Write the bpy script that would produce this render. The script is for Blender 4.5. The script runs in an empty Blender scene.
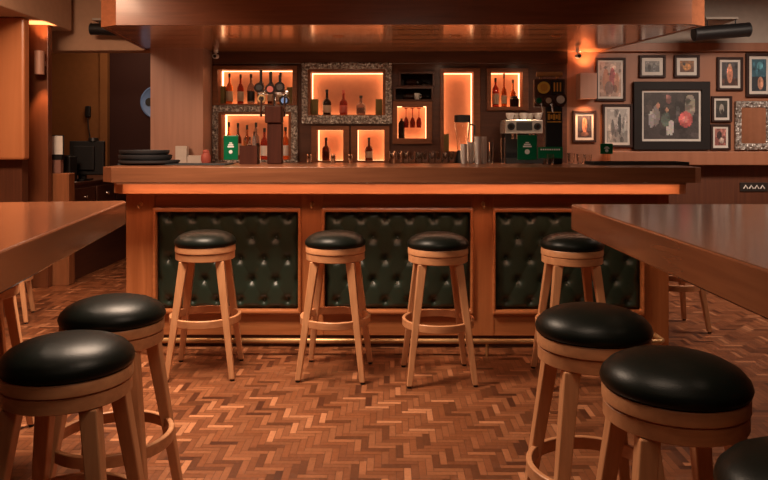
import bpy, bmesh, math, random
from mathutils import Vector, Matrix
rnd = random.Random(7)
PI = math.pi
S = bpy.context.scene
C = S.collection

# ------------------------------------------------------------------ camera, world, lights, exposure
FPX, HOR, CAMZ, YAW = 700.0, 143.0, 1.31, math.radians(0.6)
cd = bpy.data.cameras.new('camera'); cam = bpy.data.objects.new('camera', cd); C.objects.link(cam)
cam.location = (0, 0, CAMZ); cam.rotation_euler = (PI/2, 0, YAW)
cd.sensor_width = 36; cd.lens = 36*FPX/768; cd.shift_y = -(240-HOR)/768; cd.clip_start = 0.02
S.camera = cam
w = bpy.data.worlds.new('world'); S.world = w; w.use_nodes = True
w.node_tree.nodes['Background'].inputs[0].default_value = (1.0, 0.62, 0.42, 1)
w.node_tree.nodes['Background'].inputs[1].default_value = 0.03
S.view_settings.view_transform = 'Standard'; S.view_settings.look = 'None'
S.view_settings.gamma = 1; S.view_settings.use_curve_mapping = False
S.view_settings.exposure = 0.55
S.cycles.use_denoising = True
S.cycles.max_bounces = 8

def area(name, loc, size, energy, col, rot=(0, 0, 0), spread=180):
    l = bpy.data.lights.new(name, 'AREA'); l.shape = 'RECTANGLE'; l.size, l.size_y = size
    l.energy = energy; l.color = col; l.spread = math.radians(spread)
    o = bpy.data.objects.new(name, l); C.objects.link(o); o.location = loc; o.rotation_euler = rot
    return o
WARM = (1.0, 0.74, 0.54)
area('ceiling_light_front', (-1.05, 3.4, 2.70), (0.8, 0.5), 54, WARM, spread=130)
area('ceiling_light_near', (0.1, 0.2, 2.70), (2.0, 1.2), 3, WARM)
area('picture_wall_fill', (3.3, 5.0, 2.70), (1.4, 0.5), 46, (1.0, 0.78, 0.62), rot=(math.radians(25), 0, 0), spread=135)  # added wash for the picture wall, no visible source
area('ceiling_light_left', (-2.7, 4.3, 2.70), (0.7, 0.5), 42, (1.0, 0.64, 0.42), rot=(math.radians(25), math.radians(8), 0), spread=150)
area('room_fill', (0.2, 1.6, 2.70), (0.8, 0.5), 11, WARM)  # added weak fill that reaches the back bar under the canopy
area('back_room_fill', (-3.0, 7.7, 2.70), (0.6, 0.6), 8, (1.0, 0.62, 0.38))  # added fill, lifts the dark back room

area('soffit_fill', (0.0, 5.75, 0.95), (3.0, 0.25), 9, (1.0, 0.62, 0.38), rot=(PI, 0, 0))   # added unseen fill behind the bar, shining up at the soffit

def spot(name, loc, target, energy, size, blend=0.6, col=(1.0, 0.45, 0.20), rad=0.03):
    l = bpy.data.lights.new(name, 'SPOT'); l.energy = energy; l.spot_size = math.radians(size)
    l.spot_blend = blend; l.color = col; l.shadow_soft_size = rad
    o = bpy.data.objects.new(name, l); C.objects.link(o); o.location = loc
    o.rotation_euler = (Vector(target)-Vector(loc)).to_track_quat('-Z', 'Y').to_euler()
    return o

# ------------------------------------------------------------------ where a point of the photograph lies on the plane y = Y
def P(px, py, Y):
    u = px-384; v = -(py-HOR)
    dx = -math.sin(YAW)*FPX + math.cos(YAW)*u
    dy = math.cos(YAW)*FPX + math.sin(YAW)*u
    t = Y/dy
    return dx*t, CAMZ+v*t
def PX(px, Y): return P(px, HOR, Y)[0]
def PZ(py, Y, px=384): return P(px, py, Y)[1]

# ------------------------------------------------------------------ materials
def newmat(name):
    m = bpy.data.materials.new(name); m.use_nodes = True
    nt = m.node_tree; return m, nt, nt.nodes['Principled BSDF']
def plain(name, col, rough=0.5, metal=0.0, coat=0.0, trans=0.0, ior=1.45, bump=0, bscale=200, spec=0.5):
    m, nt, b = newmat(name)
    b.inputs['Roughness'].default_value = rough
    b.inputs['Metallic'].default_value = metal; b.inputs['Coat Weight'].default_value = coat
    b.inputs['Transmission Weight'].default_value = trans; b.inputs['IOR'].default_value = ior
    b.inputs['Specular IOR Level'].default_value = spec
    tc = nt.nodes.new('ShaderNodeTexCoord'); n = nt.nodes.new('ShaderNodeTexNoise')
    n.inputs['Scale'].default_value = 18; nt.links.new(tc.outputs['Object'], n.inputs['Vector'])
    r = nt.nodes.new('ShaderNodeValToRGB'); nt.links.new(n.outputs['Fac'], r.inputs[0])
    r.color_ramp.elements[0].color = (*[c*0.88 for c in col], 1); r.color_ramp.elements[1].color = (*[min(1, c*1.10) for c in col], 1)
    nt.links.new(r.outputs[0], b.inputs['Base Color'])
    if bump:
        n2 = nt.nodes.new('ShaderNodeTexNoise'); n2.inputs['Scale'].default_value = bscale
        nt.links.new(tc.outputs['Object'], n2.inputs['Vector'])
        bp = nt.nodes.new('ShaderNodeBump'); bp.inputs['Strength'].default_value = bump; bp.inputs['Distance'].default_value = 0.01
        nt.links.new(n2.outputs['Fac'], bp.inputs['Height']); nt.links.new(bp.outputs[0], b.inputs['Normal'])
    return m
def wood(name, dark, light, axis='X', rough=0.35, coat=0.15, scale=1.0, planks=None):
    m, nt, b = newmat(name); N = nt.nodes; L = nt.links
    b.inputs['Roughness'].default_value = rough; b.inputs['Coat Weight'].default_value = coat
    b.inputs['Coat Roughness'].default_value = 0.15
    tc = N.new('ShaderNodeTexCoord'); mp = N.new('ShaderNodeMapping')
    sc = {'X': (1.2, 22, 22), 'Y': (22, 1.2, 22), 'Z': (22, 22, 1.2)}[axis]
    mp.inputs['Scale'].default_value = [s*scale for s in sc]
    L.new(tc.outputs['Object'], mp.inputs['Vector'])
    n = N.new('ShaderNodeTexNoise'); n.inputs['Scale'].default_value = 1.6; n.inputs['Detail'].default_value = 5; n.inputs['Distortion'].default_value = 0.6
    L.new(mp.outputs[0], n.inputs['Vector'])
    n2 = N.new('ShaderNodeTexNoise'); n2.inputs['Scale'].default_value = 1.3; L.new(tc.outputs['Object'], n2.inputs['Vector'])
    mx = N.new('ShaderNodeMath'); mx.operation = 'MULTIPLY_ADD'; mx.inputs[1].default_value = 0.7
    L.new(n.outputs['Fac'], mx.inputs[0])
    m2 = N.new('ShaderNodeMath'); m2.operation = 'MULTIPLY'; m2.inputs[1].default_value = 0.3; L.new(n2.outputs['Fac'], m2.inputs[0])
    L.new(m2.outputs[0], mx.inputs[2])
    r = N.new('ShaderNodeValToRGB'); r.color_ramp.elements[0].position = 0.32; r.color_ramp.elements[1].position = 0.70
    r.color_ramp.elements[0].color = (*dark, 1); r.color_ramp.elements[1].color = (*light, 1)
    L.new(mx.outputs[0], r.inputs[0])
    out = r.outputs[0]
    if planks:  # joints between boards: (axis index, width)
        sp = N.new('ShaderNodeSeparateXYZ'); L.new(tc.outputs['Object'], sp.inputs[0])
        f = N.new('ShaderNodeMath'); f.operation = 'PINGPONG'; f.inputs[1].default_value = planks[1]/2; L.new(sp.outputs[planks[0]], f.inputs[0])
        g = N.new('ShaderNodeMath'); g.operation = 'LESS_THAN'; g.inputs[1].default_value = 0.022; L.new(f.outputs[0], g.inputs[0])
        mc = N.new('ShaderNodeMix'); mc.data_type = 'RGBA'; L.new(g.outputs[0], mc.inputs[0]); L.new(out, mc.inputs[6])
        mc.inputs[7].default_value = (*[c*0.25 for c in dark], 1); out = mc.outputs[2]
    L.new(out, b.inputs['Base Color'])
    return m
def emit(name, col, strength):
    m, nt, b = newmat(name)
    b.inputs['Base Color'].default_value = (*col, 1); b.inputs['Emission Color'].default_value = (*col, 1)
    b.inputs['Emission Strength'].default_value = strength
    return m
def attr_mat(name, rough=0.5, coat=0.0, grain=False):
    m, nt, b = newmat(name)
    a = nt.nodes.new('ShaderNodeAttribute'); a.attribute_name = 'col'
    out = a.outputs['Color']
    if grain:
        tc = nt.nodes.new('ShaderNodeTexCoord'); n = nt.nodes.new('ShaderNodeTexNoise'); n.inputs['Scale'].default_value = 60
        nt.links.new(tc.outputs['Object'], n.inputs['Vector'])
        r = nt.nodes.new('ShaderNodeValToRGB'); r.color_ramp.elements[0].color = (0.72, 0.72, 0.72, 1); r.color_ramp.elements[1].color = (1.2, 1.2, 1.2, 1)
        nt.links.new(n.outputs['Fac'], r.inputs[0])
        mx = nt.nodes.new('ShaderNodeMix'); mx.data_type = 'RGBA'; mx.blend_type = 'MULTIPLY'; mx.inputs[0].default_value = 1
        nt.links.new(out, mx.inputs[6]); nt.links.new(r.outputs[0], mx.inputs[7]); out = mx.outputs[2]
    nt.links.new(out, b.inputs['Base Color'])
    b.inputs['Roughness'].default_value = rough; b.inputs['Coat Weight'].default_value = coat
    return m
def carved(name):
    m, nt, b = newmat(name); N = nt.nodes; L = nt.links
    b.inputs['Metallic'].default_value = 0.35; b.inputs['Roughness'].default_value = 0.42
    tc = N.new('ShaderNodeTexCoord'); v = N.new('ShaderNodeTexVoronoi'); v.inputs['Scale'].default_value = 32
    L.new(tc.outputs['Object'], v.inputs['Vector'])
    n = N.new('ShaderNodeTexNoise'); n.inputs['Scale'].default_value = 60; L.new(tc.outputs['Object'], n.inputs['Vector'])
    r = N.new('ShaderNodeValToRGB'); L.new(n.outputs['Fac'], r.inputs[0])
    r.color_ramp.elements[0].position = 0.42; r.color_ramp.elements[1].position = 0.58
    r.color_ramp.elements[0].color = (0.20, 0.17, 0.15, 1); r.color_ramp.elements[1].color = (0.58, 0.54, 0.50, 1)
    L.new(r.outputs[0], b.inputs['Base Color'])
    bp = N.new('ShaderNodeBump'); bp.inputs['Strength'].default_value = 1; bp.inputs['Distance'].default_value = 0.03
    L.new(v.outputs['Distance'], bp.inputs['Height']); L.new(bp.outputs[0], b.inputs['Normal'])
    return m
M = dict(
    stool_wood=wood('stool_beech', (0.50, 0.225, 0.10), (0.68, 0.34, 0.165), 'Z', 0.4, 0.1, 1.5),
    stool_ring=wood('stool_beech_rim', (0.48, 0.21, 0.095), (0.66, 0.32, 0.15), 'X', 0.4, 0.1, 1.2),
    bar=wood('bar_oak_upright', (0.30, 0.095, 0.03), (0.46, 0.165, 0.06), 'Z', 0.35, 0.2),
    barx=wood('bar_oak_rail', (0.30, 0.095, 0.03), (0.46, 0.165, 0.06), 'X', 0.35, 0.2),
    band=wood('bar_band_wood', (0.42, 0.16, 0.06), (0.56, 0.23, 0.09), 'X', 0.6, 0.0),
    top=wood('countertop_wood', (0.155, 0.055, 0.025), (0.255, 0.096, 0.044), 'X', 0.28, 0.3),
    table=wood('table_wood', (0.19, 0.062, 0.027), (0.28, 0.098, 0.042), 'Y', 0.22, 0.9),
    canopy=wood('canopy_fascia_wood', (0.18, 0.057, 0.023), (0.28, 0.095, 0.04), 'X', 0.35, 0.2),
    soffit=wood('canopy_soffit_planks', (0.34, 0.125, 0.05), (0.46, 0.18, 0.075), 'X', 0.2, 0.9, 1.0, (1, 0.27)),
    backwall=wood('back_bar_wood', (0.055, 0.018, 0.009), (0.10, 0.034, 0.016), 'X', 0.4, 0.1),
    nichewood=wood('niche_frame_wood', (0.14, 0.045, 0.016), (0.24, 0.082, 0.03), 'X', 0.4, 0.1),
    galwall=wood('gallery_wall_wood', (0.26, 0.10, 0.05), (0.33, 0.135, 0.07), 'Z', 0.5, 0.05, 0.4),
    wains=wood('wainscot_dark_wood', (0.07, 0.022, 0.011), (0.12, 0.04, 0.018), 'Z', 0.45, 0.1),
    column=wood('pale_column_wood', (0.38, 0.20, 0.14), (0.47, 0.26, 0.185), 'Z', 0.45, 0.1, 0.6),
    orange=wood('orange_wall_wood', (0.45, 0.16, 0.06), (0.56, 0.215, 0.085), 'Z', 0.4, 0.1, 0.4),
    pillar=wood('dark_pillar_wood', (0.12, 0.036, 0.014), (0.18, 0.06, 0.024), 'Z', 0.4, 0.1, 0.5),
    desk=wood('desk_wood', (0.22, 0.08, 0.03), (0.32, 0.12, 0.05), 'Z', 0.45, 0.1),
    deskd=wood('desk_dark_wood', (0.07, 0.024, 0.014), (0.11, 0.04, 0.022), 'Y', 0.45, 0.1),
    boxw=wood('red_brown_wood', (0.045, 0.013, 0.008), (0.075, 0.021, 0.012), 'Z', 0.55, 0.0),
    grey=plain('grey_painted_wall', (0.42, 0.36, 0.31), 0.8), tan=plain('tan_painted_wall', (0.46, 0.28, 0.18), 0.8),
    ochre=plain('ochre_wall', (0.23, 0.095, 0.028), 0.8), ceil=plain('ceiling_paint', (0.30, 0.23, 0.18), 0.85),
    doorshade=plain('doorway_shade', (0.035, 0.011, 0.009), 0.7, spec=0.3),
    cushion=plain('black_leather', (0.006, 0.008, 0.006), 0.36, bump=0.06, spec=0.2, bscale=260),
    leather=plain('green_leather', (0.018, 0.031, 0.021), 0.34, bump=0.06, bscale=200),
    black=plain('black_plastic', (0.010, 0.010, 0.011), 0.45), rubber=plain('black_rubber', (0.02, 0.021, 0.023), 0.55),
    matframe=plain('black_frame', (0.010, 0.007, 0.0065), 0.6, spec=0.3), frameb=plain('brown_black_frame', (0.03, 0.011, 0.008), 0.55, spec=0.3),
    pmat=plain('picture_mat', (0.60, 0.55, 0.50), 0.7), white=plain('white_paint', (0.75, 0.72, 0.68), 0.5),
    brass=plain('brass', (0.58, 0.34, 0.15), 0.38, 0.55), chrome=plain('chrome', (0.75, 0.72, 0.70), 0.15, 1.0),
    steel=plain('brushed_steel', (0.82, 0.79, 0.75), 0.25, 0.7), silver=carved('carved_silver'),
    green=plain('green_acrylic', (0.0, 0.115, 0.045), 0.3, coat=0.3), gold=plain('gold_print', (0.75, 0.38, 0.06), 0.4, 0.1),
    yellow=plain('yellow_enamel', (0.85, 0.55, 0.08), 0.4), olive=plain('olive_board', (0.17, 0.13, 0.035), 0.6),
    plate=plain('pale_blue_enamel', (0.13, 0.25, 0.55), 0.5), red=plain('pink_red', (0.5, 0.12, 0.09), 0.5),
    glass=plain('clear_glass', (0.95, 0.93, 0.9), 0.03, trans=1.0), amber=plain('amber_glass', (0.45, 0.13, 0.03), 0.08, trans=0.75),
    brownglass=plain('brown_glass', (0.12, 0.03, 0.012), 0.08, trans=0.5), redglass=plain('red_glass', (0.42, 0.05, 0.025), 0.1, trans=0.6),
    darkglass=plain('dark_glass', (0.02, 0.011, 0.008), 0.1), greyglass=plain('smoky_glass', (0.45, 0.36, 0.32), 0.08, trans=0.8),
    cream=plain('cream_label', (0.55, 0.42, 0.30), 0.6), labelk=plain('black_label', (0.02, 0.015, 0.012), 0.5),
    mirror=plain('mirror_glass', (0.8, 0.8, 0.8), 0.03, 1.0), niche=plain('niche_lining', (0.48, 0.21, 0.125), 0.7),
    led=emit('warm_led', (1.0, 0.56, 0.27), 2.7), ledbar=emit('warm_led_bar', (1.0, 0.50, 0.29), 16.0), lampglow=emit('lamp_glow', (1.0, 0.6, 0.3), 6.0),
    pinkcard=plain('dusty_pink_card', (0.26, 0.13, 0.10), 0.7),
    floor=attr_mat('parquet_planks', 0.36, 0.12, True), art=attr_mat('printed_picture', 0.5), grout=plain('parquet_joint', (0.05, 0.02, 0.01), 0.7),
)

M['boxw'].node_tree.nodes['Principled BSDF'].inputs['Specular IOR Level'].default_value = 0.12
# ------------------------------------------------------------------ mesh helpers
class B:
    """collects shapes into one mesh"""
    def __init__(self): self.bm = bmesh.new()
    def box(self, x0, x1, y0, y1, z0, z1):
        vs = [self.bm.verts.new(p) for p in ((x0,y0,z0),(x1,y0,z0),(x1,y1,z0),(x0,y1,z0),(x0,y0,z1),(x1,y0,z1),(x1,y1,z1),(x0,y1,z1))]
        for f in ((3,2,1,0),(4,5,6,7),(0,1,5,4),(1,2,6,5),(2,3,7,6),(3,0,4,7)): self.bm.faces.new([vs[i] for i in f])
        return self
    def prism(self, pts, z0, z1):
        a = sum(pts[i][0]*pts[(i+1) % len(pts)][1]-pts[(i+1) % len(pts)][0]*pts[i][1] for i in range(len(pts)))
        if a < 0: pts = pts[::-1]
        lo = [self.bm.verts.new((x, y, z0)) for x, y in pts]; hi = [self.bm.verts.new((x, y, z1)) for x, y in pts]
        n = len(pts); self.bm.faces.new(lo[::-1]); self.bm.faces.new(hi)
        for i in range(n): self.bm.faces.new((lo[i], lo[(i+1) % n], hi[(i+1) % n], hi[i]))
        return self
    def lathe(self, prof, seg=32, c=(0, 0, 0), M4=None):
        """prof: (radius, z) from one end to the other; turned about Z"""
        rings = []
        for r, z in prof:
            if r < 1e-6: rings.append([self.bm.verts.new((c[0], c[1], c[2]+z))])
            else: rings.append([self.bm.verts.new((c[0]+r*math.cos(2*PI*k/seg), c[1]+r*math.sin(2*PI*k/seg), c[2]+z)) for k in range(seg)])
        if M4:
            for R in rings:
                for v in R: v.co = M4 @ v.co
        for A, D in zip(rings, rings[1:]):
            for k in range(seg):
                q = [A[k % len(A)], A[(k+1) % len(A)], D[(k+1) % len(D)], D[k % len(D)]]
                q = list(dict.fromkeys(q))
                if len(q) > 2:
                    try: self.bm.faces.new(q)
                    except ValueError: pass
        for R in (rings[0], rings[-1]):
            if len(R) > 1: self.bm.faces.new(R)
        return self
    def cyl(self, p, q, r, seg=14, r2=None):
        p, q = Vector(p), Vector(q); d = q-p
        mt = Matrix.Translation(p) @ d.to_track_quat('Z', 'Y').to_matrix().to_4x4()
        return self.lathe([(r, 0), (r if r2 is None else r2, d.length)], seg, M4=mt)
    def tube(self, pts, r, seg=10):
        pts = [Vector(p) for p in pts]; prev = None
        for i, p in enumerate(pts):
            t = (pts[min(i+1, len(pts)-1)]-pts[max(i-1, 0)]).normalized()
            up = Vector((0, 0, 1)) if abs(t.z) < 0.9 else Vector((1, 0, 0))
            a = t.cross(up).normalized(); b = a.cross(t)
            R = [self.bm.verts.new(p+r*(math.cos(2*PI*k/seg)*a+math.sin(2*PI*k/seg)*b)) for k in range(seg)]
            if prev:
                for k in range(seg): self.bm.faces.new((prev[k], prev[(k+1) % seg], R[(k+1) % seg], R[k]))
            else: self.bm.faces.new(R)
            prev = R
        self.bm.faces.new(prev)
        return self
    def ring(self, o, i, y0, y1):
        """rectangular picture-frame ring in the XZ plane; o, i = (x0, z0, x1, z1)"""
        def q(r, y): return [self.bm.verts.new((x, y, z)) for x, z in ((r[0], r[1]), (r[2], r[1]), (r[2], r[3]), (r[0], r[3]))]
        of, iff, ob, ib = q(o, y0), q(i, y0), q(o, y1), q(i, y1)
        for k in range(4):
            j = (k+1) % 4
            for f in ((of[k], of[j], iff[j], iff[k]), (ob[j], ob[k], ib[k], ib[j]), (of[j], of[k], ob[k], ob[j]), (iff[k], iff[j], ib[j], ib[k])):
                self.bm.faces.new(f)
        return self
    def torus(self, R, z0, z1, t, seg=48, c=(0, 0)):
        """flat bent-wood hoop"""
        prof = [(R-t/2, z0), (R+t/2, z0), (R+t/2, z1), (R-t/2, z1)]
        g = [[self.bm.verts.new((c[0]+r*math.cos(2*PI*k/seg), c[1]+r*math.sin(2*PI*k/seg), z)) for r, z in prof] for k in range(seg)]
        for k in range(seg):
            for j in range(4):
                self.bm.faces.new((g[k][j], g[(k+1) % seg][j], g[(k+1) % seg][(j+1) % 4], g[k][(j+1) % 4]))
        return self
    def build(self, name, mat, parent=None, bevel=0, smooth=False, loc=None, **props):
        bm = self.bm
        bmesh.ops.recalc_face_normals(bm, faces=bm.faces)
        if smooth:
            for f in bm.faces: f.smooth = True
            for e in bm.edges:
                if len(e.link_faces) == 2 and e.calc_face_angle(0) > math.radians(40): e.smooth = False
        me = bpy.data.meshes.new(name); bm.to_mesh(me); bm.free()
        for m in (mat if isinstance(mat, (list, tuple)) else [mat]): me.materials.append(m)
        o = bpy.data.objects.new(name, me); C.objects.link(o); o.parent = parent
        if loc: o.location = loc
        if bevel:
            md = o.modifiers.new('bevel', 'BEVEL'); md.width = bevel; md.segments = 2; md.limit_method = 'ANGLE'
        for k, v in props.items(): o[k] = v
        return o
def thing(name, label, cat, loc=(0, 0, 0), rz=0, group=None):
    o = bpy.data.objects.new(name, None); C.objects.link(o); o.location = loc; o.rotation_euler = (0, 0, rz)
    o.empty_display_size = 0.05
    return tag(o, label, cat, group)
def tag(o, label, cat, group=None):
    o['label'] = label; o['category'] = cat
    if group: o['group'] = group
    return o
def struct(name, b, mat, **k):
    o = b.build(name, mat, **k); o['kind'] = 'structure'; return o
def copy_tree(o, parent=None):
    c = o.copy(); C.objects.link(c)
    if parent: c.parent = parent
    for ch in list(o.children): copy_tree(ch, c)
    return c

# ------------------------------------------------------------------ the setting
ZC = 2.75
# herringbone parquet: one mesh, every plank a face of its own tone
def make_floor():
    x0, x1, y0, y1 = -4.6, 4.6, -1.5, 9.6
    W, k = 0.030, 4
    bm = bmesh.new(); lay = bm.loops.layers.float_color.new('col')
    def quad(a, b, c, d, col, z):
        f = bm.faces.new([bm.verts.new((x, y, z)) for x, y in ((a, b), (c, b), (c, d), (a, d))])
        for l in f.loops: l[lay] = (*col, 1)
    quad(x0, y0, x1, y1, (0.10, 0.036, 0.016), 0.0)
    tones = [(0.115, 0.037, 0.014), (0.18, 0.060, 0.024), (0.225, 0.080, 0.033), (0.27, 0.10, 0.042), (0.20, 0.066, 0.025), (0.42, 0.175, 0.082), (0.075, 0.022, 0.009)]
    wts = [3.0, 5, 6, 5, 5, 1.6, 1.0]
    g = 0.0012
    n = int((x1-x0+y1-y0)/W)+20
    for i in range(-n, n):
        for j in range(-n//k-4, n//k+4):
            X = x0+(i+k*j)*W; Y = y0+(i-k*j)*W
            if X < x0-0.3 or X > x1 or Y < y0-0.3 or Y > y1: continue
            for (a, b, c, d) in ((X, Y, X+k*W, Y+W), (X, Y+W, X+W, Y+(k+1)*W)):
                a, b, c, d = max(a, x0), max(b, y0), min(c, x1), min(d, y1)
                if c-a < 0.01 or d-b < 0.01: continue
                t = rnd.choices(tones, wts)[0]; s = rnd.uniform(0.88, 1.12)
                quad(a+g, b+g, c-g, d-g, [q*s for q in t], 0.0015)
    me = bpy.data.meshes.new('floor'); bm.to_mesh(me); bm.free(); me.materials.append(M['floor'])
    o = bpy.data.objects.new('floor', me); C.objects.link(o); o['kind'] = 'structure'
make_floor()
struct('ceiling', B().box(-4.6, 4.6, -1.5, 9.6, ZC, ZC+0.1), M['ceil'])
struct('wall_right', B().box(4.5, 4.6, -1.5, 7.0, 0, ZC), M['galwall'])
struct('wall_left', B().box(-4.6, -4.4, -1.5, 9.6, 0, ZC), M['orange'])
struct('wall_front', B().box(-4.6, 4.6, -1.6, -1.5, 0, ZC), M['wains'])

# ---- back bar wall with openings for the lit niches
YB = 7.0
def R(px0, py0, px1, py1, Y=YB):
    a, z1 = P(px0, py0, Y); b, z0 = P(px1, py1, Y)
    return (a, z0, b, z1)      # x0, z0, x1, z1
NICHES = [  # name, inner rect, outer rect, frame style, label
    ('upper_left', (217.5, 69, 293.5, 104.5), (213, 66, 297.5, 105.4), 'nichewood', 'lit display niche at top left with a row of upright bottles'),
    ('lower_left', (221, 114, 289.5, 160), (213, 105.6, 298, 163), 'silver', 'lit niche in carved silver frame behind the left beer tower'),
    ('wide', (310, 71.5, 383.5, 115.5), (302, 63, 392, 124), 'silver', 'widest lit niche in carved silver frame with three bottles'),
    ('small_left', (316.5, 129.5, 344, 161), (311.5, 126, 349.5, 163), 'nichewood', 'small lit niche below the wide silver frame, left of the pair'),
    ('small_right', (357, 129.5, 385, 161), (351, 126, 389.5, 163), 'nichewood', 'small lit niche below the wide silver frame, right of the pair'),
    ('glasses', (396.5, 105.5, 427, 139), (392.6, 101.5, 432, 144), 'nichewood', 'lit niche with hanging stemmed glasses and one dark bottle'),
    ('tall', (443, 71.5, 474, 152), (440, 68.5, 480, 160), 'nichewood', 'tall empty lit niche standing behind the blender'),
    ('right', (490, 71.5, 523, 107.5), (486.5, 68.5, 528, 110.5), 'nichewood', 'lit niche above the coffee machine with bottles and dark jar'),
    ('rack_top', (400, 73, 433, 85.5), (398.5, 71.5, 434.5, 86), 'backwall', 'unlit dark rack slot holding a bottle on its side'),
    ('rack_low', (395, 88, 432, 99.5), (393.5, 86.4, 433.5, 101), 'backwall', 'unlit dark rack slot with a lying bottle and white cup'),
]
def wall_with_holes(x0, x1, z0, z1, y0, y1, holes):
    xs = sorted({x0, x1, *[h[0] for h in holes], *[h[2] for h in holes]}); zs = sorted({z0, z1, *[h[1] for h in holes], *[h[3] for h in holes]})
    b = B()
    for a, c in zip(xs, xs[1:]):
        run = None
        for d, e in zip(zs, zs[1:]):
            mx, mz = (a+c)/2, (d+e)/2
            if any(h[0] < mx < h[2] and h[1] < mz < h[3] for h in holes):
                if run: b.box(a, c, y0, y1, *run); run = None
            else: run = (run[0], e) if run else (d, e)
        if run: b.box(a, c, y0, y1, *run)
    return b
holes = []
for n_, i_, o_, s_, l_ in NICHES:
    r = R(*i_); holes.append((r[0]-0.012, r[1]-0.012, r[2]+0.012, r[3]+0.012))
XL, XR = PX(203, YB), PX(567, YB)
struct('wall_back', wall_with_holes(XL, XR, 0, ZC, YB, YB+0.06, holes), M['backwall'])
struct('trim_1', B().box(XL+0.1, XR, YB-0.03, YB, PZ(64, YB), PZ(50, YB)), M['backwall'], bevel=0.005)       # header board over the niches
zt = PZ(52, YB)
struct('wall_back_right', B().box(XR, 4.5, YB, YB+0.2, 0, zt), M['galwall'])
struct('wall_back_right_upper', B().box(XR, 4.5, YB-0.02, YB+0.2, zt+0.08, ZC), M['grey'])
struct('trim_2', B().box(XR, 4.5, YB-0.05, YB, zt-0.005, zt+0.08), M['galwall'], bevel=0.004)                # cornice of the picture wall
struct('trim_3', B().box(PX(610, 6.8), 4.5, YB-0.20, YB, PZ(165, 6.8), PZ(151.5, 6.8)), M['galwall'], bevel=0.006)   # wall ledge under the pictures
struct('trim_4', B().box(XR, 4.5, YB-0.04, YB, 0, PZ(165, 6.96)), M['wains'])                                  # dark wainscot
struct('wall_column', B().box(PX(150.5, 6.65), PX(203, 6.65), 6.65, 7.25, 0, 2.6), M['column'])
# ---- left side
struct('wall_left_panel', B().box(-4.4, PX(24, 5.9), 5.9, 6.0, PZ(160, 5.9), 2.38), M['orange'], bevel=0.02)
struct('wall_left_lower', B().box(-4.4, PX(22, 6.0), 6.0, 6.1, 0, 2.38), M['wains'])
struct('wall_pillar', B().box(PX(22, 6.3), PX(48, 6.3), 6.3, 6.38, 0, 2.38), M['pillar'], bevel=0.006)
struct('ceiling_beam', B().box(-4.4, -3.05, 2.6, 6.65, 2.38, ZC), M['tan'], bevel=0.01)
struct('wall_header', B().box(-4.4, XL+0.02, 6.75, 6.95, PZ(50, 6.75), ZC), M['tan'])
struct('wall_back_left', B().box(-4.4, PX(108, 8.4), 8.4, 8.6, 0, ZC), M['ochre'])
struct('trim_5', B().box(PX(101, 8.4), PX(108.5, 8.4), 8.36, 8.4, 0, PZ(50, 8.4)+0.2), M['ochre'], bevel=0.004)   # door jamb
struct('doorway_shade_1', B().box(PX(108.5, 8.45), -1.6, 8.45, 8.55, 0, ZC), M['doorshade'])  # dark slab in place of the doorway's shaded opening
struct('wall_back_rear', B().box(-2.1, -2.0, 7.25, 8.45, 0, ZC), M['wains'])

# ------------------------------------------------------------------ canopy over the bar
YC, YCB = 5.34, 6.98
t = thing('bar_canopy', 'long wooden canopy with glossy plank underside hanging over the bar', 'canopy', (0, YC, 0))
ca = PX(101, YC+0.10); cb = PX(704.5, YC+0.10); zc = PZ(24, YC)
chl, chr_ = PX(116, YC), PX(692, YC)
pl = [(chl, 0), (chr_, 0), (cb, 0.10), (PX(600, YCB), YCB-YC), (PX(150, YCB), YCB-YC), (ca, 0.10)]
def inset(p, d):
    cx = sum(q[0] for q in p)/len(p); cy = sum(q[1] for q in p)/len(p)
    return [(x+(d if x < cx else -d), y+(d if y < cy else -d)) for x, y in p]
b = B()
inn = inset(pl, 0.03)
B().prism(inset(pl, 0.031), zc, zc+0.02).build('soffit', M['soffit'], t)
n_ = len(pl); za, zb = zc-0.004, ZC-0.02
for i in range(n_):
    j = (i+1) % n_
    if i == 3: continue
    b.prism([pl[i], pl[j], inn[j], inn[i]], za, zb)
b.build('fascia', M['canopy'], t)
# downlights added to the soffit to brighten the back bar
for X in (-1.35, -0.45, 0.55, 1.4):
    B().lathe([(0.050, 0.004), (0.050, -0.004), (0.036, -0.004), (0.036, 0.004)], 24, c=(X, 0.62, zc)).build('added_downlight', M['soffit'], t, smooth=True)
    spot('back_bar_fill', (X, YC+0.62, zc-0.012), (X, YC+1.15, zc-1.0), 9, 120, 0.8, (1.0, 0.66, 0.42), 0.03)
for px in (216, 578):
    x = PX(px, 6.85); g = thing('security_camera', 'small white camera under the canopy beside ' + ('the left column' if px < 300 else 'the right wall lamp'), 'camera', (x, 6.85, zc))
    B().lathe([(0.022, 0), (0.022, -0.02), (0.008, -0.025), (0.008, -0.04)], 14).build('mount', M['white'], g, smooth=True)
    B().cyl((0, 0.03, -0.055), (0, -0.05, -0.062), 0.024).build('housing', M['white'], g, smooth=True)
    B().cyl((0, -0.05, -0.062), (0, -0.056, -0.0625), 0.016).build('lens', M['black'], g, smooth=True)

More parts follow.
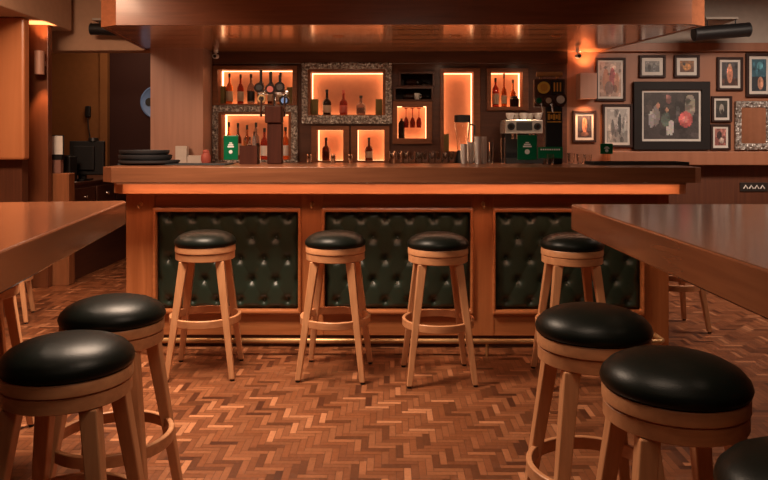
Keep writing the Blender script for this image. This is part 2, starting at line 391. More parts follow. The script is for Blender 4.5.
# ------------------------------------------------------------------ niches and what stands in them
NB = {}
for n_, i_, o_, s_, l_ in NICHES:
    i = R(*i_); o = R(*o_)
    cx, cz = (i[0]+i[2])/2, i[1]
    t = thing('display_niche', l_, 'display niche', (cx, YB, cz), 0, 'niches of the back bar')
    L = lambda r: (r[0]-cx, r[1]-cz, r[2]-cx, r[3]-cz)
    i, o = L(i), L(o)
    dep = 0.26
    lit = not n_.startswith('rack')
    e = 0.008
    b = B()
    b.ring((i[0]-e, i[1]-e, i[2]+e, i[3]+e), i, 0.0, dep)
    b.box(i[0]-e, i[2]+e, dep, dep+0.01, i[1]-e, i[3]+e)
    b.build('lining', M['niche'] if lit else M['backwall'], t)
    fr = B()
    if s_ == 'silver':
        wth = 0.02
        fr.ring(o, (i[0]-0.02, i[1], i[2]+0.02, i[3]+0.02), -0.045, -0.001)
        f = fr.build('frame', M['silver'], t, bevel=0.012, label='carved silver frame')
        B().ring((i[0]-0.02, i[1]-0.005, i[2]+0.02, i[3]+0.02), (i[0]+0.007, i[1]+0.007, i[2]-0.007, i[3]-0.007), -0.03, -0.001).build('inner_trim', M['nichewood'], t)
    else:
        fr.ring(o, (i[0]+0.007, i[1]+(0.007 if lit else 0), i[2]-0.007, i[3]-0.007), -0.03, -0.001); fr.build('frame', M[s_], t, bevel=0.004)
    if lit:
        s = 0.003; y1 = dep-0.004
        b = B(); b.ring((i[0]+0.001, i[1]+0.001, i[2]-0.001, i[3]-0.001), (i[0]+s, i[1]+s, i[2]-s, i[3]-s), y1-0.07, y1)
        b.build('light_strip', M['led'], t)
    NB[n_] = (PZ(i_[3], YB), i_)

def bottle_parts(t, h, r, glass, cap, lab=None, sh=0.62, nr=0.30):
    """h height, r radius, sh = where the shoulder starts"""
    B().lathe([(0, 0.002), (r*0.9, 0), (r, 0.006), (r, h*sh), (r*0.85, h*(sh+0.07)), (r*nr*1.1, h*(sh+0.16)), (r*nr, h*0.93), (0, h*0.93)], 18).build('body', glass, t, smooth=True)
    B().lathe([(r*nr*1.15, h*0.87), (r*nr*1.2, h*0.995), (r*nr*0.9, h), (0, h)], 14).build('cap', cap, t, smooth=True)
    if lab: B().lathe([(r*1.02, h*0.12), (r*1.02, h*sh*0.80)], 18).build('paper_label', lab, t, smooth=True)
def bottle(px, pt, pb, wpx, Y, glass, label, cap='labelk', lab='cream', sh=0.62, group='bottles in the back bar niches', zb=None):
    x, z1 = P(px, pt, Y); z0 = PZ(pb, Y) if zb is None else zb
    t = thing('bottle', label, 'bottle', (x, Y, z0), 0, group)
    bottle_parts(t, z1-z0, wpx/2*Y/FPX, M[glass], M[cap], M[lab] if lab else None, sh)
    return t
YN = 7.13
zb_ = {k: v[0]+0.0015 for k, v in NB.items()}
U = zb_['upper_left']
for px, pt, wp, g, lb, tx in ((229.5, 73.5, 7, 'amber', 'cream', 'amber bottle, leftmost in the top left niche'),
                          (240.5, 74.5, 6.5, 'redglass', 'cream', 'reddish bottle, second from left in the top left niche'),
                          (251, 74, 7.5, 'greyglass', 'labelk', 'pale bottle with dark label, third from left in the top left niche'),
                          (261, 70.5, 7.5, 'greyglass', 'labelk', 'tall clear bottle, fourth from left in the top left niche'),
                          (271, 71.5, 7, 'brownglass', 'cream', 'brown bottle, fifth from left in the top left niche'),
                          (280.5, 72.5, 7.5, 'greyglass', 'cream', 'clear bottle, rightmost in the top left niche')):
    bottle(px, pt, 0, wp, YN, g, tx, lab=lb, zb=U, sh=0.55)
U = zb_['lower_left']
for px, pt, wp, g, lb, tx in ((229, 122, 7, 'amber', 'cream', 'amber bottle behind the left green sign'),
                          (238, 123, 7, 'brownglass', 'cream', 'brown bottle just right of the left green sign'),
                          (247, 125, 7, 'amber', 'cream', 'amber bottle above the brown wooden box'),
                          (256, 122.5, 7.5, 'greyglass', 'labelk', 'pale dark-labelled bottle above right edge of the brown wooden box'),
                          (264.5, 128, 8, 'redglass', 'white', 'reddish bottle with white label left of the beer tower'),
                          (285.5, 127, 8.5, 'amber', 'white', 'bottle with white label right of the left beer tower')):
    bottle(px, pt, 0, wp, YN, g, tx, lab=lb, zb=U, sh=0.55)
U = zb_['wide']
bottle(327, 89.5, 0, 8.5, YN, 'darkglass', 'dark bottle with pale label, left of three in the wide niche', lab='cream', zb=U, sh=0.5)
bottle(343.5, 90, 0, 8, YN, 'redglass', 'rosy bottle, middle of three in the wide niche', lab='red', cap='red', zb=U, sh=0.5)
bottle(361, 95.5, 0, 9.5, YN, 'greyglass', 'squat clear bottle, right of three in the wide niche', lab='greyglass', zb=U, sh=0.5)
bottle(326, 137.5, 0, 8, YN, 'brownglass', 'brown bottle in left small niche under the wide frame', lab='brownglass', zb=zb_['small_left'], sh=0.5)
bottle(369, 137.5, 0, 8, YN, 'brownglass', 'brown bottle with cream label in right small niche under the wide frame', zb=zb_['small_right'], sh=0.5)
bottle(401.5, 118.5, 0, 6.5, YN, 'darkglass', 'dark bottle at left of the hanging stemmed glasses', lab=None, zb=zb_['glasses'], sh=0.75)
bottle(495.5, 78, 0, 7, YN, 'redglass', 'tall reddish bottle above the coffee machine', lab='cream', zb=zb_['right'], sh=0.6)
bottle(504, 73.5, 0, 5.5, YN, 'amber', 'slim amber bottle, second from left above the coffee machine', lab='cream', zb=zb_['right'], sh=0.45)
bottle(513, 79.5, 0, 6, YN+0.02, 'amber', 'amber bottle behind the dark jar above the coffee machine', lab='cream', zb=zb_['right'], sh=0.5)
x, z = P(514.5, 0, YN-0.05)[0], zb_['right']
t = thing('jar', 'squat dark glass jar in the niche above the coffee machine', 'jar', (x, YN-0.05, z))
B().lathe([(0, 0), (0.042, 0), (0.047, 0.02), (0.047, 0.085), (0.03, 0.10), (0, 0.10)], 20).build('body', M['darkglass'], t, smooth=True)
B().lathe([(0.032, 0.10), (0.032, 0.115), (0, 0.118)], 16).build('lid', M['labelk'], t, smooth=True)
# hanging stemmed glasses
gl = None
for k, px in enumerate((406, 412.5, 419)):
    x, z1 = P(px, 108, YN+0.02)
    if gl is None:
        gl = thing('stemmed_glass', '', 'glass', (x, YN+0.02, z1), 0, 'glasses hanging in the niche')
        B().lathe([(0.024, 0), (0.024, -0.003), (0.004, -0.012), (0.004, -0.09), (0.02, -0.11), (0.028, -0.145), (0.024, -0.20), (0.021, -0.20), (0.025, -0.145), (0.016, -0.112), (0, -0.10)], 18).build('bowl', M['redglass'], gl, smooth=True)
        c = gl
    else: c = copy_tree(gl)
    c.location = (x, YN+0.02, z1); c['label'] = 'stemmed glass hanging upside down, %s of three in the niche' % ('left', 'middle', 'right')[k]
x0, z1 = P(402, 107.4, YN); x1 = PX(423, YN)
tag(B().box(x0-x0, x1-x0, -0.05, 0.045, 0, 0.008).build('hanging_rack', M['nichewood'], loc=(x0, YN, z1)), 'slim wooden rack from which the stemmed glasses hang', 'glass rack')
# olive boards standing at the niche ends
for (px0, px1, pt, nk, tx) in ((220.3, 224.3, 86, 'upper_left', 'olive upright block at left end of the top left niche'), (287, 292, 87, 'upper_left', 'olive upright block at right end of the top left niche'),
                               (311, 317.5, 99, 'wide', 'olive upright block at left end of the wide silver niche'), (375.5, 382.5, 99, 'wide', 'olive upright block at right end of the wide silver niche'),
                               (443.8, 449, 134, 'tall', 'olive upright block at bottom left of the tall niche')):
    a, z1 = P(px0, pt, 7.06); c = PX(px1, 7.06); z0 = zb_[nk]
    tag(B().box(0, c-a, 0, 0.09, 0, z1-z0).build('block', M['olive'], loc=(a, 7.06, z0), bevel=0.004), tx, 'block', 'olive blocks in the niches')
# bottles lying in the dark racks
for px0, px1, pc, nk, tx in ((404, 429, 79, 'rack_top', 'dark bottle lying on its side in the upper rack slot'), (403, 430, 94, 'rack_low', 'dark bottle lying on its side in the lower rack slot behind white cup')):
    a = PX(px0, 7.14); c = PX(px1, 7.14); r = 0.038
    t = thing('bottle', tx, 'bottle', (a, 7.14, zb_[nk]+r), 0, 'bottles lying in the rack'); t.rotation_euler = (0, PI/2, 0)
    bottle_parts(t, c-a, r, M['darkglass'], M['labelk'], M['brownglass'], 0.6)
x = PX(417, 7.05)
B_ = thing('cup', 'small white cup in the unlit lower rack slot', 'cup', (x, 7.05, zb_['rack_low']))
B().lathe([(0, 0.004), (0.02, 0), (0.028, 0.02), (0.03, 0.065), (0.027, 0.065), (0.025, 0.02), (0, 0.01)], 18).build('bowl', M['white'], B_, smooth=True)
B().tube([(0.028, 0, 0.05), (0.042, 0, 0.048), (0.045, 0, 0.03), (0.027, 0, 0.02)], 0.004, 8).build('handle', M['white'], B_, smooth=True)

# ------------------------------------------------------------------ back counter
zk = PZ(163.5, 6.55)
t = thing('back_counter', 'dark wooden back counter running below the lit niches', 'counter', (0, 6.5, 0))
B().box(XL+0.16, PX(566, 6.6), 0.02, 0.44, 0.0, zk-0.04).build('cabinet', M['backwall'], t)
B().box(XL+0.16, PX(568, 6.6), 0.0, 0.45, zk-0.04, zk).build('worktop', M['top'], t, bevel=0.004)
# tumblers upside down in a row
proto = None
for k in range(10):
    px = 392.5+k*6.6
    x = PX(px, 6.62); y = 6.62+(0.05 if k % 2 else 0)
    if proto is None:
        proto = thing('tumbler', '', 'glass', (x, y, zk), 0, 'upturned tumblers on the back counter')
        B().lathe([(0.032, 0), (0.027, 0.115), (0, 0.116), (0, 0.10), (0.024, 0.10), (0.029, 0)], 16).build('glass_body', M['glass'], proto, smooth=True)
        c = proto
    else: c = copy_tree(proto)
    c.location = (x, y, zk); c['label'] = 'clear upturned tumbler in the row under the stemmed glass niche'
for px, lb in ((309, 'little clear glass at left of the small lit niches'), (333, 'little clear glass right of the bottle in the left small niche'), (350.5, 'little clear glass between the two small lit niches')):
    c = copy_tree(proto); c.location = (PX(px, 6.6), 6.6, zk); c.scale = (0.8, 0.8, 0.75); c['label'] = lb; c['group'] = 'little glasses under the small niches'
# blender
t = thing('blender', 'blender with clear jar and dark lid before the tall lit niche', 'blender', (PX(462.5, 6.7), 6.7, zk))
h = PZ(115, 6.7)-zk
B().lathe([(0, 0), (0.075, 0), (0.07, 0.05), (0.05, 0.12), (0, 0.12)], 20).build('base', M['black'], t, smooth=True)
B().lathe([(0.048, 0.12), (0.075, h-0.07), (0.072, h-0.07), (0.045, 0.125), (0, 0.125)], 20).build('jar', M['glass'], t, smooth=True)
B().lathe([(0.078, h-0.07), (0.078, h-0.005), (0.07, h), (0, h)], 20).build('lid', M['black'], t, smooth=True)
B().tube([(0.07, 0, h-0.09), (0.115, 0, h-0.10), (0.11, 0, 0.20), (0.058, 0, 0.19)], 0.010, 8).build('handle', M['black'], t, smooth=True)
# coffee machine
Yq = 6.55
xa, zt_ = P(505.5, 119.5, Yq); xb, zm = P(543, 133.5, Yq)
t = thing('coffee_machine', 'silver coffee machine with two round dials behind the green sign', 'coffee machine', ((xa+xb)/2, Yq, zk))
hw = (xb-xa)/2; z1, z0 = zt_-zk, zm-zk
B().box(-hw, hw, 0, 0.34, z0, z1).build('top_housing', M['steel'], t, bevel=0.008)
B().box(-hw+0.02, hw-0.02, 0.16, 0.34, 0.05, z0).build('back_panel', M['black'], t)
B().box(-hw, hw, -0.02, 0.34, 0, 0.05).build('drip_tray', M['black'], t, bevel=0.004)
for s in (-1, 1):
    d = B().cyl((s*hw*0.70, 0.001, (z0+z1)/2), (s*hw*0.70, -0.012, (z0+z1)/2), 0.034, 20).build('dial', M['black'], t, smooth=True)
    B().cyl((s*hw*0.70, -0.012, (z0+z1)/2), (s*hw*0.70, -0.02, (z0+z1)/2), 0.014, 16).build('knob', M['chrome'], d, smooth=True)
    B().cyl((s*hw*0.45, 0.06, z0), (s*hw*0.45, 0.06, z0-0.05), 0.03, 18).build('group_head', M['chrome'], t, smooth=True)
b = B().box(-hw*0.42, hw*0.42, -0.006, 0, z0+0.03, z1-0.025)
b.build('grille', M['rubber'], t)
B().box(-hw, hw, 0.0, 0.34, z1, z1+0.004).build('cup_rail', M['chrome'], t)
cp = None
for k in range(5):
    px = (510, 517, 523.5, 531, 538)[k]
    if cp is None:
        cp = thing('coffee_cup', '', 'cup', (0, 0, 0), 0, 'cups on the coffee machine')
        B().lathe([(0, 0.003), (0.022, 0), (0.036, 0.03), (0.040, 0.06), (0.037, 0.06), (0.033, 0.03), (0, 0.01)], 18).build('bowl', M['white'], cp, smooth=True)
        B().tube([(0.037, 0, 0.05), (0.055, 0, 0.045), (0.05, 0, 0.022), (0.032, 0, 0.018)], 0.005, 8).build('handle', M['white'], cp, smooth=True)
        c = cp
    else: c = copy_tree(cp)
    c.location = (PX(px, Yq+0.10), Yq+0.10+(k % 2)*0.07, zk+z1+0.004); c.rotation_euler.z = k*1.3
    c['label'] = 'white cup on top of the coffee machine, %s from the left' % ('first', 'second', 'third', 'fourth', 'fifth')[k]

# ------------------------------------------------------------------ the bar
YT = 4.2
xl, xr = PX(103, YT+0.085), PX(701, YT+0.06); zt0, ztt = PZ(182.8, YT), PZ(167.3, YT)
ch = 0.085; dp = 0.78
tp = [(xl+ch, YT), (xr-0.06, YT), (xr, YT+0.06), (xr, YT+dp), (xl, YT+dp), (xl, YT+ch)]
tag(B().prism(tp, zt0, ztt).build('bar_countertop', M['top'], bevel=0.002), 'thick brown wooden countertop along the top of the bar', 'countertop')
YF = 4.45   # face of the bar framing
bar = thing('bar_counter', 'orange wooden bar front with three dark green buttoned leather panels', 'bar counter', (0, 0, 0))
yb0 = 4.305
bl, br_ = PX(114, yb0+0.09), PX(686, yb0+0.07); bz0 = PZ(194.2, yb0); bz1 = zt0
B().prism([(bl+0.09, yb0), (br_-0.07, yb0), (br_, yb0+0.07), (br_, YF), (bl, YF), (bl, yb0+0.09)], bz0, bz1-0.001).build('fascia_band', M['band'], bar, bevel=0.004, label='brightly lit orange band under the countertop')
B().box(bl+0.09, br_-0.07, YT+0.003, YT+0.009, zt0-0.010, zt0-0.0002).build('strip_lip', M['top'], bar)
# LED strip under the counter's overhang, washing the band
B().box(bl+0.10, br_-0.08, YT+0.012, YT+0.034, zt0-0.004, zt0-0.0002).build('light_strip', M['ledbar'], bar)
posts = [(126, 155), (299.5, 323.5), (471.5, 494), (642.5, 669)]
pan = [(155, 211, 299.5, 309), (323.5, 212.5, 471.5, 310.5), (494, 214, 642.5, 312)]
xs = [(PX(a, YF), PX(c, YF)) for a, c in posts]
zp1, zp0 = PZ(212, YF), PZ(309.5, YF); zbase = 0.085
BX0, BX1 = xs[0][0], xs[3][1]
for k, (a, c) in enumerate(xs):
    z0 = 0.0 if k in (0, 3) else zbase
    B().box(a, c, YF, YF+0.06, z0, bz0).build('post', M['bar'], bar, bevel=0.004)
B().box(BX0, BX1, YF+0.005, YF+0.06, zp1+0.022, bz0).build('top_rail', M['barx'], bar, bevel=0.003)
B().box(BX0, BX1, YF+0.005, YF+0.06, zbase, zp0-0.018).build('bottom_rail', M['barx'], bar, bevel=0.003)
B().box(BX0, BX1, YF+0.07, YF+0.42, 0.0, bz0).build('carcass', M['wains'], bar)
B().box(BX0, BX0+0.03, YF+0.06, YF+0.42, 0, bz0).build('side_panel', M['bar'], bar)
B().box(BX1-0.03, BX1, YF+0.06, YF+0.42, 0, bz0).build('side_panel', M['bar'], bar)
def tuft(w, h):
    nx, nz = 132, 90
    dx, dz = w/6.0, h/4.62
    bm = bmesh.new(); g = []
    for j in range(nz+1):
        row = []
        for i in range(nx+1):
            x, z = w*i/nx, h*j/nz
            u = (x-dx/2)/dx; v = (h-z-0.036)/dz
            p, q = (u+v*0.5), (u-v*0.5)
            s = abs(math.sin(PI*p)*math.sin(PI*q))
            r0 = round(v); d2 = 9
            for rr in (r0-1, r0, r0+1):
                off = 0.5 if rr % 2 else 0.0
                d2 = min(d2, ((u-off-round(u-off))*dx)**2+((v-rr)*dz)**2)
            hh = 0.026*(1-math.exp(-d2/0.0008))+0.008*(s**0.3)
            ex = min(x, w-x, z, h-z)/0.03
            hh = hh*min(1, ex)**0.5
            row.append(bm.verts.new((x, -hh, z)))
        g.append(row)
    for j in range(nz):
        for i in range(nx): bm.faces.new((g[j][i], g[j][i+1], g[j+1][i+1], g[j+1][i]))
    pts = []
    r = 0; 
    while True:
        z = h-0.036-r*dz
        if z < 0.02: break
        n = 6 if r % 2 == 0 else 5
        for k in range(n): pts.append(((dx/2 if r % 2 == 0 else dx)+k*dx, z))
        r += 1
    b = B(); b.bm.free(); b.bm = bm
    return b, pts
btn = None
for k, (a, c) in enumerate(zip(xs, xs[1:])):
    x0, x1 = a[1]+0.004, c[0]-0.004
    # moulding round the panel
    B().ring((a[1]-0.012, zp0-0.03, c[0]+0.012, zp1+0.03), (x0+0.004, zp0, x1-0.004, zp1), YF-0.024, YF+0.03).build('moulding', M['barx'], bar, bevel=0.012)
    b, pts = tuft(x1-x0, zp1-zp0)
    p = b.build('leather_panel', M['leather'], bar, smooth=True, loc=(x0, YF+0.052, zp0), label='dark green buttoned leather panel')
    for u, v in pts:
        if btn is None:
            btn = B().lathe([(0, 0.008), (0.007, 0.007), (0.011, 0.003), (0.0115, -0.001)], 12, M4=Matrix.Rotation(PI/2, 4, 'X')).build('button', M['leather'], p, smooth=True); o = btn
        else:
            o = btn.copy(); C.objects.link(o); o.parent = p
        o.location = (u, 0, v)
for px in (141, 312, 483):
    x, z = P(px, 204, YF)
    h_ = B().tube([(x, YF, z+0.012), (x, YF-0.02, z+0.012), (x, YF-0.026, z-0.008), (x, YF-0.035, z-0.022), (x, YF-0.052, z-0.018), (x, YF-0.056, z-0.004)], 0.0055, 8)
    h_.cyl((x, YF-0.004, z), (x, YF+0.001, z), 0.014, 14)
    h_.build('hook', M['brass'], bar, smooth=True)
# foot rail
YR = 4.30; zr = PZ(341, YR)
xr0, xr1 = PX(140, YR), PX(664, YR)
fr = B().tube([(xr0, YF, zr), (xr0, YR+0.03, zr), (xr0+0.02, YR, zr), (xr1-0.02, YR, zr), (xr1, YR+0.03, zr), (xr1, YF, zr)], 0.016, 12).build('foot_rail', M['brass'], bar, smooth=True)
for px in (150, 303, 487, 652):
    x = PX(px, YR); B().cyl((x, YR, 0.0), (x, YR, zr-0.012), 0.009, 10).build('rail_post', M['brass'], fr, smooth=True)

# ------------------------------------------------------------------ what stands on the bar
ZT = ztt+0.001
def green_sign(px0, px1, pt, pb, Y, label, wide=False):
    a, z1 = P(px0, pt, Y); c, z0 = P(px1, pb, Y); wv = c-a
    t = thing('table_sign', label, 'sign', ((a+c)/2, Y, ZT), 0, 'green signs on the bar')
    b0 = z0-ZT
    B().box(-wv/2, wv/2, 0, 0.014, b0, z1-ZT).build('panel', M['green'], t, bevel=0.004)
    B().box(-wv*0.30, wv*0.30, -0.02, 0.03, 0, 0.006).box(-wv*0.12, wv*0.12, 0.002, 0.012, 0.006, b0+0.004).build('stand', M['glass'], t, label='clear acrylic stand')
    H = z1-z0; e = B()
    if wide:
        for k in range(9): e.box(-wv*0.40+k*wv*0.09, -wv*0.40+k*wv*0.09+wv*0.055, -0.002, 0.0, b0+H*0.72, b0+H*0.84)
    else:
        zc_ = b0+H*0.60
        e.box(-wv*0.22, wv*0.22, -0.002, 0, zc_-H*0.09, zc_-H*0.03).box(-wv*0.17, wv*0.17, -0.002, 0, zc_-H*0.01, zc_+H*0.05).box(-wv*0.09, wv*0.09, -0.002, 0, zc_+H*0.07, zc_+H*0.12)
        e.cyl((0, 0, b0+H*0.33), (0, -0.002, b0+H*0.33), wv*0.13, 14)
    e.build('emblem', M['white'], t, label='white printed mark')
YI = 4.86
green_sign(223.5, 238, 135.5, 160, YI, 'upright green sign with white mark left of the brown box')
green_sign(517.5, 537, 135, 160, YI, 'upright green sign with white mark before the coffee machine')
green_sign(538, 563, 147, 158.5, YI-0.12, 'wide low green sign at the foot of the black beer tower', True)
green_sign(600.5, 613, 143.5, 154, YI-0.04, 'smallest green sign, on the right end of the bar')
# brown wooden box with straws / cutlery
a, z1 = P(239.5, 145.5, 4.8); c = PX(257, 4.8)
t = thing('wooden_box', 'brown wooden caddy box left of the left beer tower', 'box', ((a+c)/2, 4.8, ZT))
hw = (c-a)/2; hh = z1-ZT
bb = B(); bb.box(-hw, hw, 0, 0.008, 0, hh).box(-hw, hw, 0.10, 0.108, 0, hh).box(-hw, -hw+0.008, 0.008, 0.10, 0, hh).box(hw-0.008, hw, 0.008, 0.10, 0, hh).box(-hw, hw, 0.008, 0.10, 0, 0.006)
bb.build('body', M['boxw'], t)
for dx, mt, hgt in ((-0.032, 'amber', 0.05), (0.0, 'glass', 0.055), (0.03, 'greyglass', 0.09)):
    tt = thing('small_bottle', 'little %s bottle poking out of the brown caddy box' % {'amber': 'amber', 'glass': 'clear', 'greyglass': 'smoky'}[mt], 'bottle', (t.location.x+dx, 4.8+0.054, ZT+0.006), 0, 'little bottles in the caddy box')
    bottle_parts(tt, hh+hgt, 0.013, M[mt], M['chrome'], None, 0.7, 0.5)
# beer towers
def badge(t, x, z, r, mats, y=-0.04):
    o = B().cyl((x, y+0.012, z), (x, y, z), r, 22).build('badge', M[mats[0]], t, smooth=True)
    B().cyl((x, y, z), (x, y-0.003, z), r*0.62, 20).build('badge_face', M[mats[1]], o, smooth=True)
    return o
YW = 4.86; k_ = YW/FPX
def lx(px): return PX(px, YW)
def lz(py): return PZ(py, YW)-ZT
x0 = lx(274.5)
t = thing('beer_tower', 'reddish brown beer tower with round badges, left part of bar', 'beer tower', (x0, YW, ZT))
B().box(lx(267.5)-x0, lx(282)-x0, -0.02, 0.06, 0, lz(123)).build('column', M['boxw'], t, bevel=0.006)
B().box(lx(265.5)-x0, lx(282)-x0, -0.035, 0.07, lz(123), lz(106)).build('head', M['boxw'], t, bevel=0.008)
B().cyl((0, 0, lz(106)), (0, 0, lz(92)), 0.016).cyl((lx(259)-x0, 0, lz(92)), (lx(288)-x0, 0, lz(92)), 0.016).build('tap_bar', M['chrome'], t, smooth=True)
badge(t, lx(260)-x0, lz(88), 0.034, ('chrome', 'labelk')); badge(t, lx(271)-x0, lz(89.5), 0.036, ('chrome', 'red')); badge(t, lx(280.5)-x0, lz(87.5), 0.036, ('chrome', 'greyglass'))
badge(t, lx(263)-x0, lz(99), 0.028, ('brass', 'labelk'), -0.06); badge(t, lx(285.5)-x0, lz(101), 0.036, ('chrome', 'plate'), -0.06)
for px, py in ((261, 70), (270.5, 72), (280, 75)):
    B().cyl((lx(px)-x0, 0, lz(92)), (lx(px)-x0, 0.0, lz(py)), 0.006, 10, 0.011).build('tap_handle', M['black'], t, smooth=True)
for px in (263, 286):
    B().tube([(lx(px)-x0, 0, lz(95)), (lx(px)-x0, -0.06, lz(97)), (lx(px)-x0, -0.075, lz(112)), (lx(px)-x0, -0.075, lz(117))], 0.008, 8).build('spout', M['chrome'], t, smooth=True)
x0 = lx(553.5)
t = thing('beer_tower', 'black beer tower with gold mark and coloured badges, right part of bar', 'beer tower', (x0, YW, ZT))
B().box(lx(545)-x0, lx(562)-x0, -0.02, 0.07, 0, lz(107)).build('column', M['black'], t, bevel=0.006)
B().box(lx(534.5)-x0, lx(565)-x0, 0.0, 0.05, lz(107), lz(79)).build('head', M['backwall'], t, bevel=0.006)
B().cyl((lx(536.5)-x0, 0.0, lz(74.5)), (lx(562)-x0, 0.0, lz(74.5)), 0.017).build('top_rail', M['brass'], t, smooth=True)
B().cyl((lx(541)-x0, 0.02, lz(79)), (lx(541)-x0, 0.0, lz(74.5)), 0.008).build('rail_stem', M['brass'], t, smooth=True)
B().cyl((lx(558)-x0, 0.02, lz(79)), (lx(558)-x0, 0.0, lz(74.5)), 0.008).build('rail_stem', M['brass'], t, smooth=True)
g = B()
for q in range(5): g.box(lx(547.2+q*2.6)-x0, lx(549.2+q*2.6)-x0, -0.024, -0.02, lz(120-(q % 2)), lz(114+(q % 2)))
g.box(lx(546.5)-x0, lx(560.5)-x0, -0.023, -0.02, lz(113), lz(112)).box(lx(546.5)-x0, lx(560.5)-x0, -0.023, -0.02, lz(122.5), lz(121.5))
g.build('emblem', M['gold'], t, label='gold printed mark')
badge(t, lx(543)-x0, lz(88), 0.042, ('yellow', 'gold'), -0.03)
b = B().box(lx(551)-x0, lx(562)-x0, -0.03, 0, lz(94), lz(81)).build('badge', M['labelk'], t)
g = B()
for q in range(3): g.box(lx(552.7+q*3)-x0, lx(554+q*3)-x0, -0.033, -0.03, lz(92), lz(83))
g.build('badge_face', M['gold'], b)
badge(t, lx(537.5)-x0, lz(101), 0.030, ('chrome', 'green'), -0.05); badge(t, lx(547)-x0, lz(101), 0.032, ('chrome', 'cream'), -0.05); badge(t, lx(559)-x0, lz(100), 0.044, ('chrome', 'white'), -0.045)
for px in (540, 550):
    B().tube([(lx(px)-x0, 0.0, lz(104)), (lx(px)-x0, -0.06, lz(105)), (lx(px)-x0, -0.07, lz(113))], 0.008, 8).build('spout', M['chrome'], t, smooth=True)
# steel tumblers
cup = None
for k, (px, pt) in enumerate(((464, 144), (471.5, 142), (478, 136.5), (484.5, 136.5))):
    x, z1 = P(px, pt, 4.88)
    c = thing('steel_cup', 'tall steel shaker cup, %s of four beside the blender' % ('first from left', 'second from left', 'third from left', 'rightmost')[k], 'cup', (x, 4.88+(k % 2)*0.05, ZT), 0, 'steel cups on the bar')
    h = z1-ZT
    B().lathe([(0, 0.002), (0.020, 0), (0.022, 0.004), (0.0255, h-0.003), (0.027, h), (0.0245, h), (0.019, 0.008), (0, 0.008)], 22).build('cup_body', M['steel'], c, smooth=True)
for k, (px, pt, lb) in enumerate(((491, 142, 'slim clear glass right of the steel cups'), (503, 138, 'slim clear glass left of the coffee machine'), (571, 153, 'little clear glass right of the black beer tower'), (580, 154, 'little clear glass between black tower and smallest green sign'), (588, 154.5, 'little clear glass beside the drip tray end'), (550, 154, 'clear glass before the wide green sign'))):
    Yg = 4.70 if k == 5 else 4.88
    x, z1 = P(px, pt, Yg); h = z1-ZT
    c = thing('clear_glass', lb, 'glass', (x, Yg, ZT), 0, 'clear glasses on the bar')
    r = 0.017 if k < 2 else 0.026
    B().lathe([(0, 0.003), (r*0.8, 0), (r, h), (r*0.9, h), (r*0.72, 0.008), (0, 0.008)], 16).build('glass_body', M['glass'], c, smooth=True)
# drip tray right, trays and mat left
a, c = PX(590, 4.72), PX(683, 4.72)
t = thing('drip_tray', 'long flat black tray on the right end of the bar', 'tray', ((a+c)/2, 4.72, ZT)); hw = (c-a)/2
B().box(-hw, hw, -0.10, 0.14, 0, 0.008).ring((0, 0, 0, 0), (0, 0, 0, 0), 0, 0).build('tray_body', M['rubber'], t)
B().prism([(-hw, -0.10), (hw, -0.10), (hw, -0.092), (-hw, -0.092)], 0.008, 0.02).prism([(-hw, 0.132), (hw, 0.132), (hw, 0.14), (-hw, 0.14)], 0.008, 0.02).prism([(-hw, -0.092), (-hw+0.008, -0.092), (-hw+0.008, 0.132), (-hw, 0.132)], 0.008, 0.02).prism([(hw-0.008, -0.092), (hw, -0.092), (hw, 0.132), (hw-0.008, 0.132)], 0.008, 0.02).build('rim', M['rubber'], t)
a, c = PX(122, 4.62), PX(228, 4.62)
tag(B().box(0, c-a, -0.12, 0.14, 0, 0.008).build('bar_mat', M['rubber'], loc=(a, 4.66, ZT), bevel=0.002), 'thin black rubber mat on the left end of the bar', 'bar mat')
zz = ZT+0.0085
for k, (pc, hw_, th, lb) in enumerate(((148, 32, 0.022, 'largest round black tray, bottom of the stack on the bar'), (144, 25, 0.036, 'round black tray in middle of the stack on the bar'), (143, 23.5, 0.030, 'round black tray on top of the stack on the bar'))):
    x = PX(pc, 4.63); r = hw_*4.63/FPX
    if k == 0: r = 0.20
    r = (0.195, 0.17, 0.16)[k]
    c = tag(B().lathe([(0, 0), (r*0.93, 0), (r, th*0.4), (r*1.01, th), (r*0.97, th), (r*0.9, th*0.35), (0, th*0.35)], 36).build('round_tray', M['rubber'], smooth=True, loc=(x, 4.66, zz)), lb, 'tray', 'round black trays')
    zz += th+0.0006
# small things before the column
x, z1 = P(181, 146, 6.6)
zz = PZ(163.5, 6.55)
struct('trim_6', B().box(PX(150, 6.45), PX(214, 6.45), 6.45, 6.65, 0, zz-0.02), M['column'])     # low ledge in front of the column
x0, z1 = P(175.5, 146, 6.55); x1 = PX(187, 6.55)
tag(B().box(0, x1-x0, 0, 0.07, 0, z1-zz+0.02).build('card_box', M['pmat'], loc=(x0, 6.54, zz-0.02), bevel=0.004), 'small off-white box on ledge before the pale column', 'box')
x0, z1 = P(187.5, 155.5, 6.55); x1 = PX(203, 6.55)
tag(B().box(0, x1-x0, 0, 0.08, 0, z1-zz+0.02).build('napkin_stack', M['pmat'], loc=(x0, 6.54, zz-0.02), bevel=0.004), 'low grey-white napkin stack before the pale column', 'napkins')
x, z1 = P(206, 149.5, 6.50)
t = thing('ornament', 'small pinkish round pot beside the napkin stack', 'pot', (x, 6.50, zz-0.02)); h = z1-zz+0.02
B().lathe([(0, 0), (0.03, 0), (0.046, h*0.35), (0.046, h*0.6), (0.028, h*0.8), (0.03, h*0.85)], 20).build('bowl', M['red'], t, smooth=True)
B().lathe([(0.032, h*0.85), (0.026, h*0.96), (0.01, h), (0, h)], 18).build('lid', M['red'], t, smooth=True)

